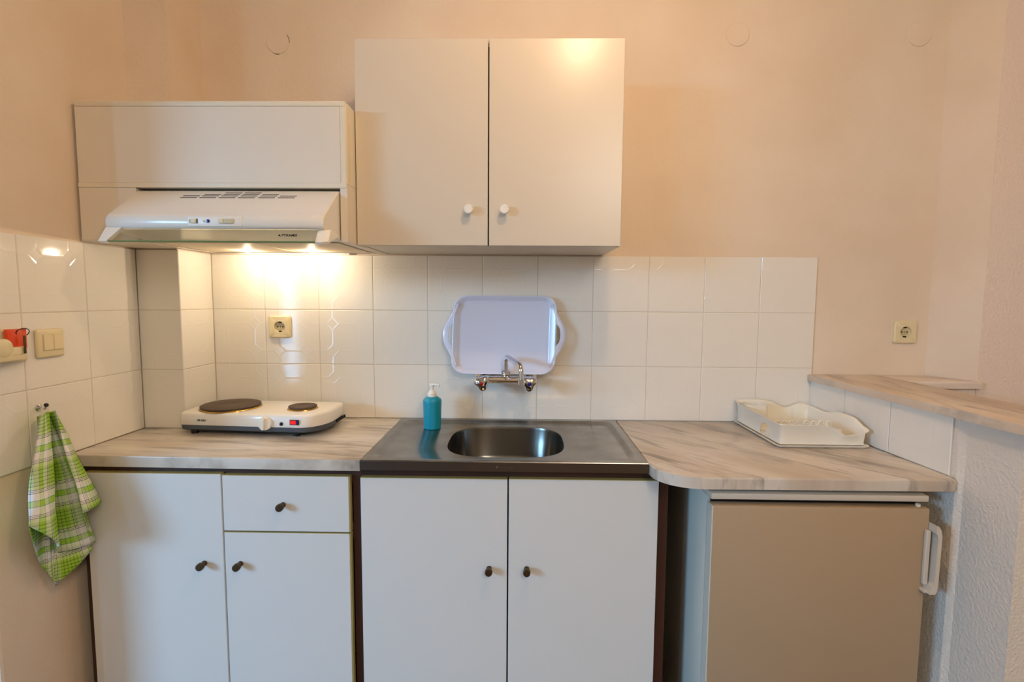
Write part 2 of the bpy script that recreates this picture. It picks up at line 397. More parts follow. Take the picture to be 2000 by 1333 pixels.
box(bm, .709, 1.5265, -.470, -.450, -.075, -.028); box(bm, .709, 1.5265, -.450, -.015, -.80, -.78); box(bm, .709, 1.5265, -.02, -.005, -.80, -.25)
obj('carcass', bm, 'brown_wood', cab)
B('plinth', cab, 'brown_wood', .70, 1.526, -.43, -.41, -H, -.79)
door(cab, 'door', .6975, 1.1055, BZ, -.0515, 1.0555, -.308)
door(cab, 'door', 1.1095, 1.5215, BZ, -.0505, 1.1605, -.3075)

# ------------------------------------------------------------------ fridge
fr = thing('fridge', (1.90, -.32, -H), 'small beige-fronted under-counter fridge with white side handle', 'fridge')
B('body', fr, 'fridge_white', 1.627, 2.168, -.558, -.05, -.86, -.062, bev=.004, seg=2)
B('lid', fr, 'fridge_trim', 1.6245, 2.1685, -.596, -.045, -.0585, -.0425, bev=.0025, seg=2)
B('gasket', fr, 'black', 1.636, 2.16, -.566, -.556, -.83, -.07)
fd = obj('door', box(nb(), 1.629, 2.1695, -.601, -.566, -.835, -.0735, bev=.004, seg=2), 'fridge_door', fr, smooth=40)
B('door_edge', fd, 'fridge_white', 1.6265, 1.6295, -.5985, -.566, -.834, -.075)
hx = 2.1695
bm = nb()
prof = [(-.0, -.108), (.007, -.111), (.0125, -.121), (.0155, -.136), (.014, -.262), (.012, -.280), (.008, -.2855), (-.006, -.2855)]
inn = [(.0, -.128), (.002, -.130), (.0045, -.134), (.006, -.144), (.005, -.254), (.0035, -.262), (.001, -.266), (-.002, -.266)]
o1 = [(hx + a, -.624, z) for a, z in prof]; o2 = [(hx + a, -.598, z) for a, z in prof]
i1 = [(hx + a, -.624, z) for a, z in inn]; i2 = [(hx + a, -.598, z) for a, z in inn]
vo1, vo2, vi1, vi2 = [[bm.verts.new(p) for p in r] for r in (o1, o2, i1, i2)]
for i in range(len(prof) - 1):
    bm.faces.new((vo1[i], vo1[i + 1], vo2[i + 1], vo2[i])); bm.faces.new((vi1[i], vi1[i + 1], vi2[i + 1], vi2[i]))
    bm.faces.new((vo1[i], vo1[i + 1], vi1[i + 1], vi1[i])); bm.faces.new((vo2[i], vo2[i + 1], vi2[i + 1], vi2[i]))
for i in (0, -1): bm.faces.new((vo1[i], vi1[i], vi2[i], vo2[i]))
box(bm, hx - .012, hx - .001, -.611, -.6005, -.268, -.127, bev=.002); box(bm, hx - .014, hx + .008, -.617, -.6005, -.2855, -.279, bev=.001)
obj('handle', bm, 'fridge_trim', fd, smooth=35)
obj('hinge', lathe(nb(), (2.150, -.585, -.0735), (0, 0, 1), [(0, .006), (.006, .006), (.007, 0)], 12), 'edge_light', fr)
for x in (1.66, 2.13):
    for y in (-.52, -.09): obj('foot', lathe(nb(), (x, y, -H), (0, 0, 1), [(0, .016), (.022, .016)], 12), 'black', fr)

# ------------------------------------------------------------------ wall cabinets
uc = thing('wall_cabinet', (1.04, -.16, .602), 'cream two-door wall cabinet with small round knobs above the sink', 'cabinet')
bm = nb(); ux0, ux1, uz0, uz1 = .6475, 1.4335, .6025, 1.197
box(bm, ux0, ux0 + .016, -.297, .004, uz0, uz1); box(bm, ux1 - .016, ux1, -.297, .004, uz0, uz1)
box(bm, ux0 + .016, ux1 - .016, -.297, .004, uz0 + .0005, uz0 + .016); box(bm, ux0 + .016, ux1 - .016, -.297, .004, uz1 - .016, uz1)
box(bm, ux0 + .016, ux1 - .016, -.004, .004, uz0 + .016, uz1 - .016); box(bm, ux0 + .016, ux1 - .016, -.28, -.004, .9, .916)
obj('carcass', bm, 'laminate_upper', uc)
def udoor(x0, x1, kx):
    d = B('door', uc, 'laminate_upper', x0, x1, -.3165, -.2985, uz0 + .0005, uz1, bev=.0012)
    obj('knob', lathe(nb(), (kx, -.3165, .7065), (0, -1, 0), [(0, .0065), (.010, .0065), (.014, .0115), (.018, .0138), (.0235, .0138), (.026, .0115), (.0258, .0105), (.0262, .0)], 24), 'white_plastic', d, smooth=35)
udoor(.6465, 1.0378, .9825); udoor(1.0418, 1.434, 1.0885)
B('door_gap_shade', uc, 'black', 1.0375, 1.0422, -.2982, -.296, uz0 + .002, uz1 - .016)  # black strip behind the door gap, standing in for its shade

hc = thing('hood_cabinet', (.26, -.2, .603), 'white boxed cabinet enclosing the extractor hood in the left corner', 'cabinet')
hx0, hx1, hz0, hz1, hy = -.1305, .6435, .603, .994, -.39
Lsh = lambda z0, z1, y=hy + .004: prism(nb(), [(hx0, y), (hx1 - .001, y), (hx1 - .001, .004), (.010, .004), (.010, -.1805), (hx0, -.1805)], z0, z1)
obj('top_panel', Lsh(hz1 - .016, hz1 - .001, hy + .012), 'laminate_hood', hc)
bm = nb()
box(bm, hx0, hx0 + .016, hy + .014, -.181, .622, hz1 - .018); obj('side_panel', bm, 'laminate_hood', hc)
bm = nb()
loft(bm, [[(hx1 - .017, hy + .001, z), (hx1 - .0035, hy + .001, z), (hx1, hy + .006, z), (hx1, .003, z), (hx1 - .017, .003, z)] for z in (.7685, hz1 - .006)])
obj('side_panel', bm, 'edge_light', hc)
B('side_panel', hc, 'laminate_hood', hx1 - .020, hx1, hy, .003, hz0, .7678, bev=.0006)
B('groove', hc, 'cream_dark', hx1 - .0002, hx1 + .0006, hy + .022, hy + .0235, .775, .935)
B('flap_door', hc, 'laminate_hood', hx0 + .003, hx1 - .0175, hy, hy + .014, .7684, .9787, bev=.0006)
B('top_rail', hc, 'edge_light', hx0 + .003, hx1 - .002, hy - .001, hy + .012, .979, hz1, bev=.003, seg=2)
B('bottom_rail', hc, 'edge_light', hx0 + .002, hx1 - .002, hy - .0012, hy + .016, .7550, .7682, bev=.0006)
B('filler_panel', hc, 'laminate_hood', hx0 + .002, .036, hy, hy + .016, hz0 + .003, .7547, bev=.0006)
B('filler_return', hc, 'laminate_hood', .020, .036, hy + .016, -.20, hz0 + .02, .7545)
B('shelf_panel', hc, 'laminate_hood', hx0 + .016, hx1 - .018, hy + .018, -.185, .7565, .768)
bm = prism(nb(), [(hx0, hy + .002), (.040, hy + .002), (.040, -.005), (.010, -.005), (.010, -.1805), (hx0, -.1805)], hz0, hz0 + .012)
obj('bottom_panel', bm, 'laminate_hood', hc)

# extractor hood
hd_ = thing('extractor_hood', (.33, -.25, .603), 'white extractor hood with sloping slotted top and clear visor, lit underneath', 'extractor hood')
ex0, ex1 = .0405, .6195
prof = [(-.012, .606), (-.37, .6065), (-.495, .6215), (-.503, .6225), (-.509, .6265), (-.5115, .633), (-.5115, .645), (-.509, .653), (-.503, .660), (-.496, .6652), (-.475, .6815), (-.3925, .7435), (-.375, .7495), (-.012, .7505)]
bm = loft(nb(), [[(x, y, z) for y, z in prof] for x in (ex0, ex0 + .003, ex1 - .003, ex1)])
for v in bm.verts:
    if v.co.x in (ex0, ex1) or abs(v.co.x - ex0) < 1e-6 or abs(v.co.x - ex1) < 1e-6:
        v.co.y += (.002 if v.co.y < -.25 else 0); v.co.z += (-.002 if v.co.z > .65 else .001)
obj('body', bm, 'hood_enamel', hd_, smooth=40)
# vent slots on the sloping top
def slope_z(y): return .6815 + (y + .475) / .0825 * .062
rows = [(-.3995, (.325, .3795)), (-.407, (.269, .323, .377, .4325)), (-.4145, (.2125, .2665, .3205, .3755, .431, .4865)), (-.423, (.2095, .2635, .3175, .3725, .4285, .484))]
for y, xs in rows:
    for x in xs:
        bm = nb(); z = slope_z(y)
        pts8 = []
        for yy, hgt_ in ((y - .0013, .0005), (y + .0013, .0005)):
            pts8.append([(x + a, yy, slope_z(yy) + hgt_) for a in (-.0235, .0235)])
        q = [pts8[0][0], pts8[0][1], pts8[1][1], pts8[1][0]]
        loft(bm, [[(a, b_, c - .002) for a, b_, c in q], q])
        obj('vent_slot', bm, 'dark_slot', hd_)
FYH = -.5117
bm = box(nb(), .262, .405, FYH - .0012, FYH + .003, .6295, .6545, bev=.001, seg=2); obj('control_panel', bm, 'white_plastic', hd_, smooth=40)
FYH -= .0012
for x0, x1, mt in ((.272, .285, 'cream_plastic'), (.333 + .025, .385, 'cream_dark')):
    B('switch', hd_, mt, x0, x1, FYH - .003, FYH, .637, .649, bev=.001)
B('switch', hd_, 'black', .2865, .2885, FYH - .0015, FYH, .637, .649); B('switch', hd_, 'cream_dark', .2665, .2685, FYH - .0015, FYH, .638, .648)
B('switch', hd_, 'cream_plastic', .345, .357, FYH - .003, FYH, .637, .649, bev=.001)
obj('indicator', lathe(nb(), (.3165, FYH, .643), (0, -1, 0), [(0, .0045), (.0015, .0045), (.002, 0)], 16), 'blue_dot', hd_)
obj('indicator', lathe(nb(), (.306, FYH, .643), (0, -1, 0), [(0, .003), (.001, .003), (.0012, 0)], 12), 'cream_dark', hd_)
# visor: tilted glass strip between two end caps
va, vb_ = Vector((0, -.505, .6225)), Vector((0, -.526, .588))
nn = Vector((0, (vb_ - va).z, -(vb_ - va).y)).normalized() * .002
def vquad(x0, x1, x0b, x1b, th=1.0, a=va, b_=vb_):
    return loft(nb(), [[(x0, a.y + s * nn.y * th, a.z + s * nn.z * th), (x1, a.y + s * nn.y * th, a.z + s * nn.z * th), (x1b, b_.y + s * nn.y * th, b_.z + s * nn.z * th), (x0b, b_.y + s * nn.y * th, b_.z + s * nn.z * th)] for s in (-1, 1)])
vis = obj('visor', vquad(.074, .602, .052, .602), 'visor_glass', hd_)
e0 = va.lerp(vb_, .965)
obj('visor_edge', vquad(.054, .602, .052, .602, 1.15, e0, va.lerp(vb_, 1.01)), 'visor_edge', vis)
obj('end_cap', vquad(.040, .082, .036, .056, 2.6, va + Vector((0, 0, .001)), va.lerp(vb_, 1.07)), 'white_plastic', vis)
bm = loft(nb(), [[(x, y, z) for y, z in ((-.502, .6215), (-.524, .588), (-.520, .583), (-.46, .604), (-.45, .613))] for x in (.602, .618, .632)])
for v in bm.verts:
    if v.co.x > .625: v.co.y += .012; v.co.z += .004
obj('end_cap', bm, 'white_plastic', vis, smooth=30)
lp = va.lerp(vb_, .52) - nn * 1.3 * (1 if nn.y > 0 else -1)
ta = math.atan2((va - vb_).z, -(vb_ - va).y if False else (va - vb_).y)
text('lettering', vis, 'PYRAMIS', .0105, 'black', (.5325, lp.y, lp.z), (ta, 0, 0), .0003)
obj('logo_mark', lathe(nb(), (.5065, lp.y, lp.z), (0, -.8, -.5), [(0, .0042), (.0004, .0042)], 3), 'black', vis)
# underside: filter panels, seam, lamp lens at the back
B('filter_panel', hd_, 'filter_panel', .06, .352, -.36, -.075, .6025, .6058, bev=.001)
B('filter_panel', hd_, 'filter_panel', .358, .606, -.36, -.075, .6025, .6058, bev=.001)
B('rear_strip', hd_, 'hood_enamel', .044, .62, -.072, -.0125, .6035, .6062)
B('rear_lip', hd_, 'hood_enamel', .12, .52, -.0165, -.0125, .5995, .6040)
for sxp in (.205, .425):
    obj('bulb', lathe(nb(), (sxp, -.115, .6030), (0, 0, -1), [(0, .016), (.002, .016), (.0035, .012), (.0042, .006), (.0045, 0)], 20), 'lamp_lens', hd_, smooth=50)
    light('hood_lamp', 'POINT', (sxp, -.115, .5955 + H), 1.7, (1.0, 0.80, 0.56), shadow_soft_size=.006)
B('bottom_slip', uc, 'laminate_upper', hx1 + .006, hx1 + .02, -.28, -.02, .6005, .6025)

# ------------------------------------------------------------------ hotplate
hp = thing('hotplate', (.27, -.16, 0), 'white two-ring electric hotplate with brown plates on the left worktop', 'hotplate')
def hob(d):
    base = [(.043 + d, -.257 + d)] + [(.435, -.284 + d)] + [(.435 + (.079 - d) * math.sin(a), -.178 - (.106 - d) * math.cos(a) * 1.0) for a in [math.pi / 2 * i / 8 for i in range(1, 9)]] + \
           [(.514 - d, -.085), (.508 - d, -.062 - d), (.498 - d, -.054 - d), (.042 + d, -.034 - d), (.030 + d, -.045), (.031 + d, -.24)]
    return base
R3 = lambda pts, z: [(x, y, z) for x, y in pts]
obj('base', loft(nb(), [R3(hob(.012), .013), R3(hob(.004), .018), R3(hob(.003), .033)]), 'hob_grey', hp, smooth=40)
obj('shell', loft(nb(), [R3(hob(.001), .0325), R3(hob(.0), .034), R3(hob(.002), .064), R3(hob(.005), .0695), R3(hob(.011), .072)]), 'hob_enamel', hp, smooth=45)
for (x, y, r) in ((.158, -.166, .0925), (.407, -.176, .0455)):
    pl = obj('heating_plate', lathe(nb(), (x, y, .072), (0, 0, 1), [(.003, r * .97), (.006, r), (.010, r), (.0118, r - .004), (.0115, r * .3), (.0108, r * .26), (.0108, 0)], 48), 'cast_iron', hp, smooth=40)
    obj('trim_ring', lathe(nb(), (x, y, .0718), (0, 0, 1), [(0, r + .004), (.002, r + .003), (.0045, r + .0005), (.005, r - .003), (.001, r - .004)], 48), 'brass_ring', pl, smooth=40)
kd = Vector((.07, -1, 0)).normalized()
def hf(x): return -.257 - (x - .043) / (.435 - .043) * .027
bm = lathe(nb(), (.330, hf(.33), .045), kd, [(0, .0215), (.006, .0215), (.012, .0195), (.0125, 0)], 28)
kn = obj('knob', bm, 'white_plastic', hp, smooth=40)
bm = box(nb(), -.0055, .0055, -.022, -.010, -.018, .018, bev=.003, seg=2)
bmesh.ops.transform(bm, matrix=Matrix.Translation((.330, hf(.33), .045)) @ Matrix.Rotation(math.radians(-4), 4, 'Z'), verts=bm.verts)
obj('grip', bm, 'rack_plastic', kn, smooth=40)
obj('pilot_light', lathe(nb(), (.382, hf(.382), .044), kd, [(0, .0058), (.002, .0055), (.0035, .003), (.0036, 0)], 16), 'black', hp)
bm = box(nb(), -.0155, .0155, -.0015, .001, -.0085, .0085, bev=.001)
bmesh.ops.transform(bm, matrix=Matrix.Translation((.4255, hf(.4255) - .001, .0505)) @ Matrix.Rotation(math.radians(-4), 4, 'Z'), verts=bm.verts)
sw = obj('switch_frame', bm, 'black', hp)
bm = box(nb(), -.0125, .006, -.0035, 0, -.006, .006, bev=.001)
bmesh.ops.transform(bm, matrix=Matrix.Translation((.4255, hf(.4255) - .001, .0505)) @ Matrix.Rotation(math.radians(-4), 4, 'Z'), verts=bm.verts)
obj('rocker', bm, 'red_switch', sw)
bm = box(nb(), .006, .0125, -.003, 0, -.006, .006, bev=.001)
bmesh.ops.transform(bm, matrix=Matrix.Translation((.4255, hf(.4255) - .001, .0505)) @ Matrix.Rotation(math.radians(-4), 4, 'Z'), verts=bm.verts)
obj('rocker', bm, 'blue_dot', sw)
text('lettering', hp, 'AR NO', .0095, 'black', (.1145, hf(.1145) - .0006, .0485), (math.pi / 2, 0, math.radians(-4)), .0002)
for x, y in ((.075, -.235), (.42, -.252), (.075, -.065), (.47, -.08)):
    obj('foot', lathe(nb(), (x, y, 0), (0, 0, 1), [(0, .011), (.0145, .012)], 14), 'black', hp)
for k in range(5):
    B('side_vent', hp, 'black', .5115, .5155, -.155 + k * .018, -.145 + k * .018, .020, .029)

# ------------------------------------------------------------------ soap dispenser
sp = thing('soap_dispenser', (.833, -.105, -.0088), 'turquoise plastic soap bottle with white pump standing on the sink', 'soap dispenser')
so = (.832, -.105, -.0088)
obj('bottle', lathe(nb(), so, (0, 0, 1), [(0, .0275), (.002, .0295), (.03, .0305), (.095, .0325), (.099, .0325), (.104, .030), (.111, .0205), (.113, .016), (.114, .0)], 32), 'teal_plastic', sp, smooth=40)
pm = obj('pump', lathe(nb(), so, (0, 0, 1), [(.110, .0155), (.124, .0155), (.126, .013), (.131, .011), (.134, .006), (.147, .0052), (.148, .008), (.153, .0085), (.1545, .005), (.155, 0)], 20), 'white_plastic', sp, smooth=40)
obj('nozzle', tube(nb(), [(so[0] - .009, so[1], .1445), (so[0] + .004, so[1] - .002, .1455), (so[0] + .018, so[1] - .006, .1455), (so[0] + .027, so[1] - .009, .1435)], [.004] * 19, 8), 'white_plastic', pm, smooth=50)

# ------------------------------------------------------------------ tap
tp = thing('tap', (1.088, -.05, .158), 'chrome wall-mounted mixer tap with red and blue dots above the sink', 'tap')
tz = .159
bm = tube(nb(), [(.998, -.072, tz), (1.178, -.072, tz)], .0135, 16)
obj('body', bm, 'chrome', tp, smooth=40)
for x in (1.003, 1.173):
    obj('wall_flange', lathe(nb(), (x, .0, tz + .002), (0, -1, 0), [(0, .026), (.004, .026), (.008, .02), (.012, .0135), (.06, .0125), (.072, .011)], 24), 'chrome', tp, smooth=40)
obj('swivel_nut', lathe(nb(), (1.088, -.072, tz), (0, 0, 1), [(.0, .015), (.016, .014), (.018, .0115), (.020, .0165), (.032, .0165), (.035, .011), (.038, .010)], 6), 'chrome', tp, smooth=20)
P_ = [(1.088, -.072, tz + .02), (1.0875, -.073, tz + .055), (1.088, -.076, tz + .074), (1.095, -.092, tz + .082), (1.116, -.140, tz + .076), (1.134, -.178, tz + .069), (1.140, -.192, tz + .055), (1.1415, -.195, tz + .035), (1.142, -.196, tz + .008)]
obj('spout', tube(nb(), P_, .0088, 14), 'chrome', tp, smooth=50)
obj('aerator', lathe(nb(), (1.142, -.196, tz + .022), (0, 0, -1), [(0, .0095), (.002, .0115), (.018, .0115), (.019, .009)], 18), 'chrome', tp, smooth=40)
for x, dm, rot0, nm in ((1.009, 'red_dot', 285, 'hot'), (1.1685, 'blue_dot', 270, 'cold')):
    ax = Vector((-.12 if x < 1.09 else .05, -1, -.05)).normalized()
    u = Vector((1, 0, 0)); u = (u - ax * u.dot(ax)).normalized(); v = ax.cross(u)
    o_ = Vector((x, -.078, tz - .004)); rings = []
    for t, r, lob in ((0, .0145, .0), (.012, .017, .05), (.018, .0245, .2), (.032, .0255, .22), (.042, .0215, .2), (.046, .014, .1), (.047, .006, .0)):
        rings.append([o_ + ax * t + (u * math.cos(a) + v * math.sin(a)) * r * (1 + lob * math.cos(3 * (a - math.radians(rot0)))) for a in [2 * math.pi * i / 36 for i in range(36)]])
    hn = obj('handle', loft(nb(), rings), 'chrome', tp, smooth=50)
    obj('dot', lathe(nb(), o_ + ax * .0465, ax, [(0, .0072), (.0012, .0066), (.0022, .004), (.0024, 0)], 20), dm, hn, smooth=50)

# ------------------------------------------------------------------ serving tray leaning on the wall
tr = thing('serving_tray', (1.08, -.03, .176), 'pale lilac plastic serving tray with two handles leaning on tiles behind the tap', 'tray')
tw, th_ = .181, .139
TC = Vector((1.080, 0, .316))
def tray_pt(x, y, d):   # x,y in tray plane, d = towards the room
    tilt = .10
    return (TC.x + x + .004 * y / .14, -.011 - d - (.139 - y) * tilt, TC.z + y)
def rr_pts(a, b_, r, bul=0.0, n=8):
    pts = rrect(-a, a, -b_, b_, r, n)
    return [(x * (1 + bul * (1 - (y / b_) ** 2)), y * (1 + bul * .8 * (1 - (x / a) ** 2))) for x, y in pts]
rings = [([tray_pt(x, y, -.0035) for x, y in rr_pts(tw * .89, th_ * .875, .028)]),
         ([tray_pt(x, y, .012) for x, y in rr_pts(tw * .985, th_ * .965, .04, .02)]),
         ([tray_pt(x, y, .014) for x, y in rr_pts(tw, th_ * .985, .045, .025)]),
         ([tray_pt(x, y, .0165) for x, y in rr_pts(tw * 1.012, th_, .045, .025)]),
         ([tray_pt(x, y, .0185) for x, y in rr_pts(tw * 1.0, th_ * .99, .045, .025)]),
         ([tray_pt(x, y, .0175) for x, y in rr_pts(tw * .985, th_ * .965, .044, .022)]),
         ([tray_pt(x, y, .003) for x, y in rr_pts(tw * .90, th_ * .885, .03)]),
         ([tray_pt(x, y, .001) for x, y in rr_pts(tw * .875, th_ * .855, .028)])]
obj('pan', loft(nb(), rings), 'tray_plastic', tr, smooth=60)
for s in (-1, 1):
    # rim widens into a handle with an oval opening
    outer = [(tw * .94, .112), (tw * 1.035, .082), (tw * 1.09, .062), (tw * 1.145, .044), (tw * 1.19, .026), (tw * 1.212, .010), (tw * 1.212, -.010), (tw * 1.19, -.026), (tw * 1.145, -.044), (tw * 1.09, -.062), (tw * 1.035, -.082), (tw * .94, -.112)]
    inner = [(tw * .92, .108), (tw * .985, .076), (tw * 1.005, .056), (tw * 1.022, .0385), (tw * 1.085, .026), (tw * 1.105, .010), (tw * 1.105, -.010), (tw * 1.085, -.026), (tw * 1.022, -.0385), (tw * 1.005, -.056), (tw * .985, -.076), (tw * .92, -.108)]
    bm = nb()
    for A_, B_ in ((outer, inner),):
        for d0 in (0,):
            f1 = [[tray_pt(s * x, y, .0155) for x, y in A_], [tray_pt(s * x, y, .0185) for x, y in [((a[0] * .7 + b_[0] * .3), (a[1] * .7 + b_[1] * .3)) for a, b_ in zip(A_, B_)]],
                  [tray_pt(s * x, y, .0178) for x, y in B_], [tray_pt(s * x, y, .0125) for x, y in B_], [tray_pt(s * x, y, .0115) for x, y in A_]]
            n = len(A_); vr = [[bm.verts.new(p) for p in r] for r in f1]
            for a, b_ in zip(vr, vr[1:] + vr[:1]):
                for i in range(n - 1): bm.faces.new((a[i], a[i + 1], b_[i + 1], b_[i]))
            bm.faces.new([r[0] for r in vr]); bm.faces.new([r[-1] for r in vr])
    obj('handle', bm, 'tray_plastic', tr, smooth=50)

# ------------------------------------------------------------------ dish rack
rk = thing('dish_rack', (2.05, -.175, 0), 'cream plastic dish rack with wavy rim and drip tray on the right worktop', 'dish rack')
rx0, rx1, ry0, ry1 = 1.928, 2.187, -.325, -.014
def rskew(x, y):  # follows the slightly splayed low wall
    return (x - .028 * (-.014 - y) / .311 * 0.0, y)
bm = loft(nb(), [R3(rrect(rx0 - .003, rx1 + .003, ry0 - .003, ry1 + .003, .012), .0), R3(rrect(rx0 - .011, rx1 + .009, ry0 - .011, ry1 + .007, .014), .006),
                 R3(rrect(rx0 - .012, rx1 + .010, ry0 - .012, ry1 + .008, .014), .009), R3(rrect(rx0 - .006, rx1 + .004, ry0 - .006, ry1 + .004, .012), .0075), R3(rrect(rx0, rx1, ry0, ry1, .012), .004)])
obj('drip_tray', bm, 'rack_plastic', rk, smooth=40)
def itp(tab, t):
    for (a, va_), (b_, vb2) in zip(tab, tab[1:]):
        if t <= b_:
            k = (t - a) / (b_ - a) if b_ > a else 0; k = k * k * (3 - 2 * k); return va_ + (vb2 - va_) * k
    return tab[-1][1]
back_t = [(1.90, .082), (2.0, .086), (2.045, .080), (2.103, .056), (2.152, .072), (2.2, .064)]
right_t = [(-.33, .053), (-.31, .058), (-.245, .078), (-.19, .078), (-.10, .061), (-.03, .064), (0, .066)]
front_t = [(1.90, .0715), (2.04, .069), (2.075, .064), (2.122, .038), (2.15, .042), (2.2, .056)]
left_t = [(-.33, .0715), (-.18, .073), (-.06, .075), (0, .082)]
# walk round the four sides
loop = []
nS = 34
for i in range(nS): loop.append((rx0 + (rx1 - rx0) * i / nS, ry0, 'f'))
for i in range(nS): loop.append((rx1, ry0 + (ry1 - ry0) * i / nS, 'r'))
for i in range(nS): loop.append((rx1 - (rx1 - rx0) * i / nS, ry1, 'b'))
for i in range(nS): loop.append((rx0, ry1 - (ry1 - ry0) * i / nS, 'l'))
rings = [[], [], [], [], [], [], []]
ccx, ccy = (rx0 + rx1) / 2, (ry0 + ry1) / 2
for x, y, sd in loop:
    zt = itp(back_t, x) if sd == 'b' else itp(right_t, y) if sd == 'r' else itp(front_t, x) if sd == 'f' else itp(left_t, y)
    zb = .0085
    if sd == 'l' and -.262 < y < -.188: zb = .0085 + .043 * math.sqrt(max(0, 1 - ((y + .225) / .037) ** 2))
    # soft corners
    qx, qy = x, y
    for (cx_, cy_, s1, s2) in ((rx0, ry0, 1, 1), (rx1, ry0, -1, 1), (rx1, ry1, -1, -1), (rx0, ry1, 1, -1)):
        ddx, ddy = (x - cx_) * s1, (y - cy_) * s2
        if ddx < .012 and ddy < .012 and (ddx + ddy) < .012:
            k = (.012 - ddx - ddy) * .4; qx += s1 * k * .5; qy += s2 * k * .5
    ox, oy = (qx - ccx) / (rx1 - rx0) * 2, (qy - ccy) / (ry1 - ry0) * 2
    fl = lambda e: (qx + ox * e, qy + oy * e)
    T_ = .0028
    a0, a1, a2 = fl(-.002), fl(.001), fl(.0075)
    b0, b1, b2 = fl(-.002 - T_), fl(.001 - T_), fl(.0045)
    for k, (p, z) in enumerate(((a0, zb), (a1, zt - .007), (a2, zt - .001), (a2, zt + .0015), (b2, zt + .001), (b1, zt - .005), (b0, zb))): rings[k].append((p[0], p[1], z))
bm = nb(); vr = [[bm.verts.new(p) for p in r] for r in rings]; n = len(loop)
for a, b_ in zip(vr, vr[1:] + vr[:1]):
    for i in range(n): bm.faces.new((a[i], a[(i + 1) % n], b_[(i + 1) % n], b_[i]))
obj('basket', bm, 'rack_plastic', rk, smooth=50)
for k in range(9):
    yy = ry0 + .012 + k * .0345; B('floor_slat', rk, 'rack_plastic', rx0 + .003, rx1 - .003, yy, yy + .014, .0105, .0145)
for xx in (rx0 + .003, (rx0 + rx1) / 2 - .006, rx1 - .015): B('floor_slat', rk, 'rack_plastic', xx, xx + .012, ry0 + .003, ry1 - .003, .0085, .0125)
# plate divider: a rail with small arches
for k in range(8):
    x = 1.962 + k * .0235; yv = -.235
    pts = [(x - .008, yv, .0135), (x - .008, yv, .050), (x - .005, yv, .058), (x, yv, .0605), (x + .005, yv, .058), (x + .008, yv, .050), (x + .008, yv, .0135)]
    obj('plate_arch', tube(nb(), pts, .0027, 6, 2), 'rack_plastic', rk, smooth=60)
B('divider_rail', rk, 'rack_plastic', rx0 + .003, rx1 - .02, -.2385, -.2315, .0135, .036)
# cutlery cup in the back left corner, spout opening at the right front
bm = nb(); loft(bm, [R3(rrect(1.936, 2.012, -.083, -.022, .02), .0135), R3(rrect(1.934, 2.014, -.085, -.020, .021), .078), R3(rrect(1.937, 2.011, -.082, -.023, .019), .078), R3(rrect(1.939, 2.009, -.080, -.025, .018), .018)])
obj('cutlery_cup', bm, 'rack_plastic', rk, smooth=40)
bm = loft(nb(), [[(x, y, z) for x, z in ((2.098, .0135), (2.118, .0135), (2.116, .046), (2.108, .060), (2.101, .055))] for y in (-.262, -.256)])
obj('glass_post', bm, 'rack_plastic', rk)

# ------------------------------------------------------------------ sockets, switch, key holder
def socket(x, z, yf, label):
    t = thing('power_socket', (x, yf, z), label, 'socket', 'cream wall sockets')
    obj('plate', loft(nb(), [[(a, yf, b_) for a, b_ in rrect(x - .0405, x + .0405, z - .0405, z + .0405, .007)], [(a, yf - .007, b_) for a, b_ in rrect(x - .0405, x + .0405, z - .0405, z + .0405, .007)],
                             [(a, yf - .0105, b_) for a, b_ in rrect(x - .036, x + .036, z - .036, z + .036, .006)], [(a, yf - .0105, b_) for a, b_ in [(x + .0205 * math.cos(2 * math.pi * i / 24 + math.pi/24), z + .0205 * math.sin(2 * math.pi * i / 24+ math.pi/24)) for i in range(24)]],
                             [(a, yf - .0008, b_) for a, b_ in [(x + .0195 * math.cos(2 * math.pi * i / 24+ math.pi/24), z + .0195 * math.sin(2 * math.pi * i / 24+ math.pi/24)) for i in range(24)]]]), 'cream_plastic', t, smooth=35)
    B('insert', t, 'cream_dark', x - .016, x + .016, yf - .0022, yf - .0006, z - .0105, z + .0105, bev=.001)
    for s in (-.0095, 0, .0095):
        obj('pin_hole', lathe(nb(), (x + s, yf - .0026, z), (0, -1, 0), [(0, .0026 if s else .0018), (.0006, .0026 if s else .0018)], 12), 'black', t)
    for s in (-1, 1): B('earth_clip', t, 'black', x - .004, x + .004, yf - .007, yf - .0015, z + s * .0165 - .0025, z + s * .0165 + .0025)
socket(.2565, .337, 0.0, 'cream socket on the tiles above the hotplate')
socket(2.524, .3345, PY, 'cream socket on the plain wall above the marble ledge')

WXF = -.134
def wl(name, parent, mt, y0, y1, z0, z1, d0, d1, bev=.001, seg=1): return B(name, parent, mt, WXF + d0, WXF + d1, y0, y1, z0, z1, bev=bev, seg=seg)
ls = thing('light_switch', (WXF, -.512, .318), 'cream double rocker light switch on the left tiled wall', 'light switch')
wl('plate', ls, 'cream_plastic', -.5515, -.472, .2805, .3565, .0, .010, .005, 3)
wl('surround', ls, 'cream_dark', -.5365, -.4775, .2985, .3425, .0095, .0108, .0005)
wl('rocker', ls, 'cream_plastic', -.5355, -.5075, .2995, .3415, .010, .0135, .0012); wl('rocker', ls, 'cream_plastic', -.5065, -.4785, .2995, .3415, .010, .0135, .0012)
kh = thing('key_holder_switch', (WXF, -.612, .318), 'cream hotel key holder switch at the left edge, holding an orange fob', 'key switch')
wl('back_box', kh, 'cream_plastic', -.684, -.580, .2785, .3625, .0, .012, .005, 3)
wl('pocket', kh, 'cream_plastic', -.682, -.603, .2845, .3185, .012, .034, .004, 2)
bm = lathe(nb(), (WXF + .012, -.662, .318), (1, 0, 0), [(0, .024), (.022, .023), (.025, .018), (.0255, 0)], 24); obj('round_boss', bm, 'cream_plastic', kh, smooth=40)
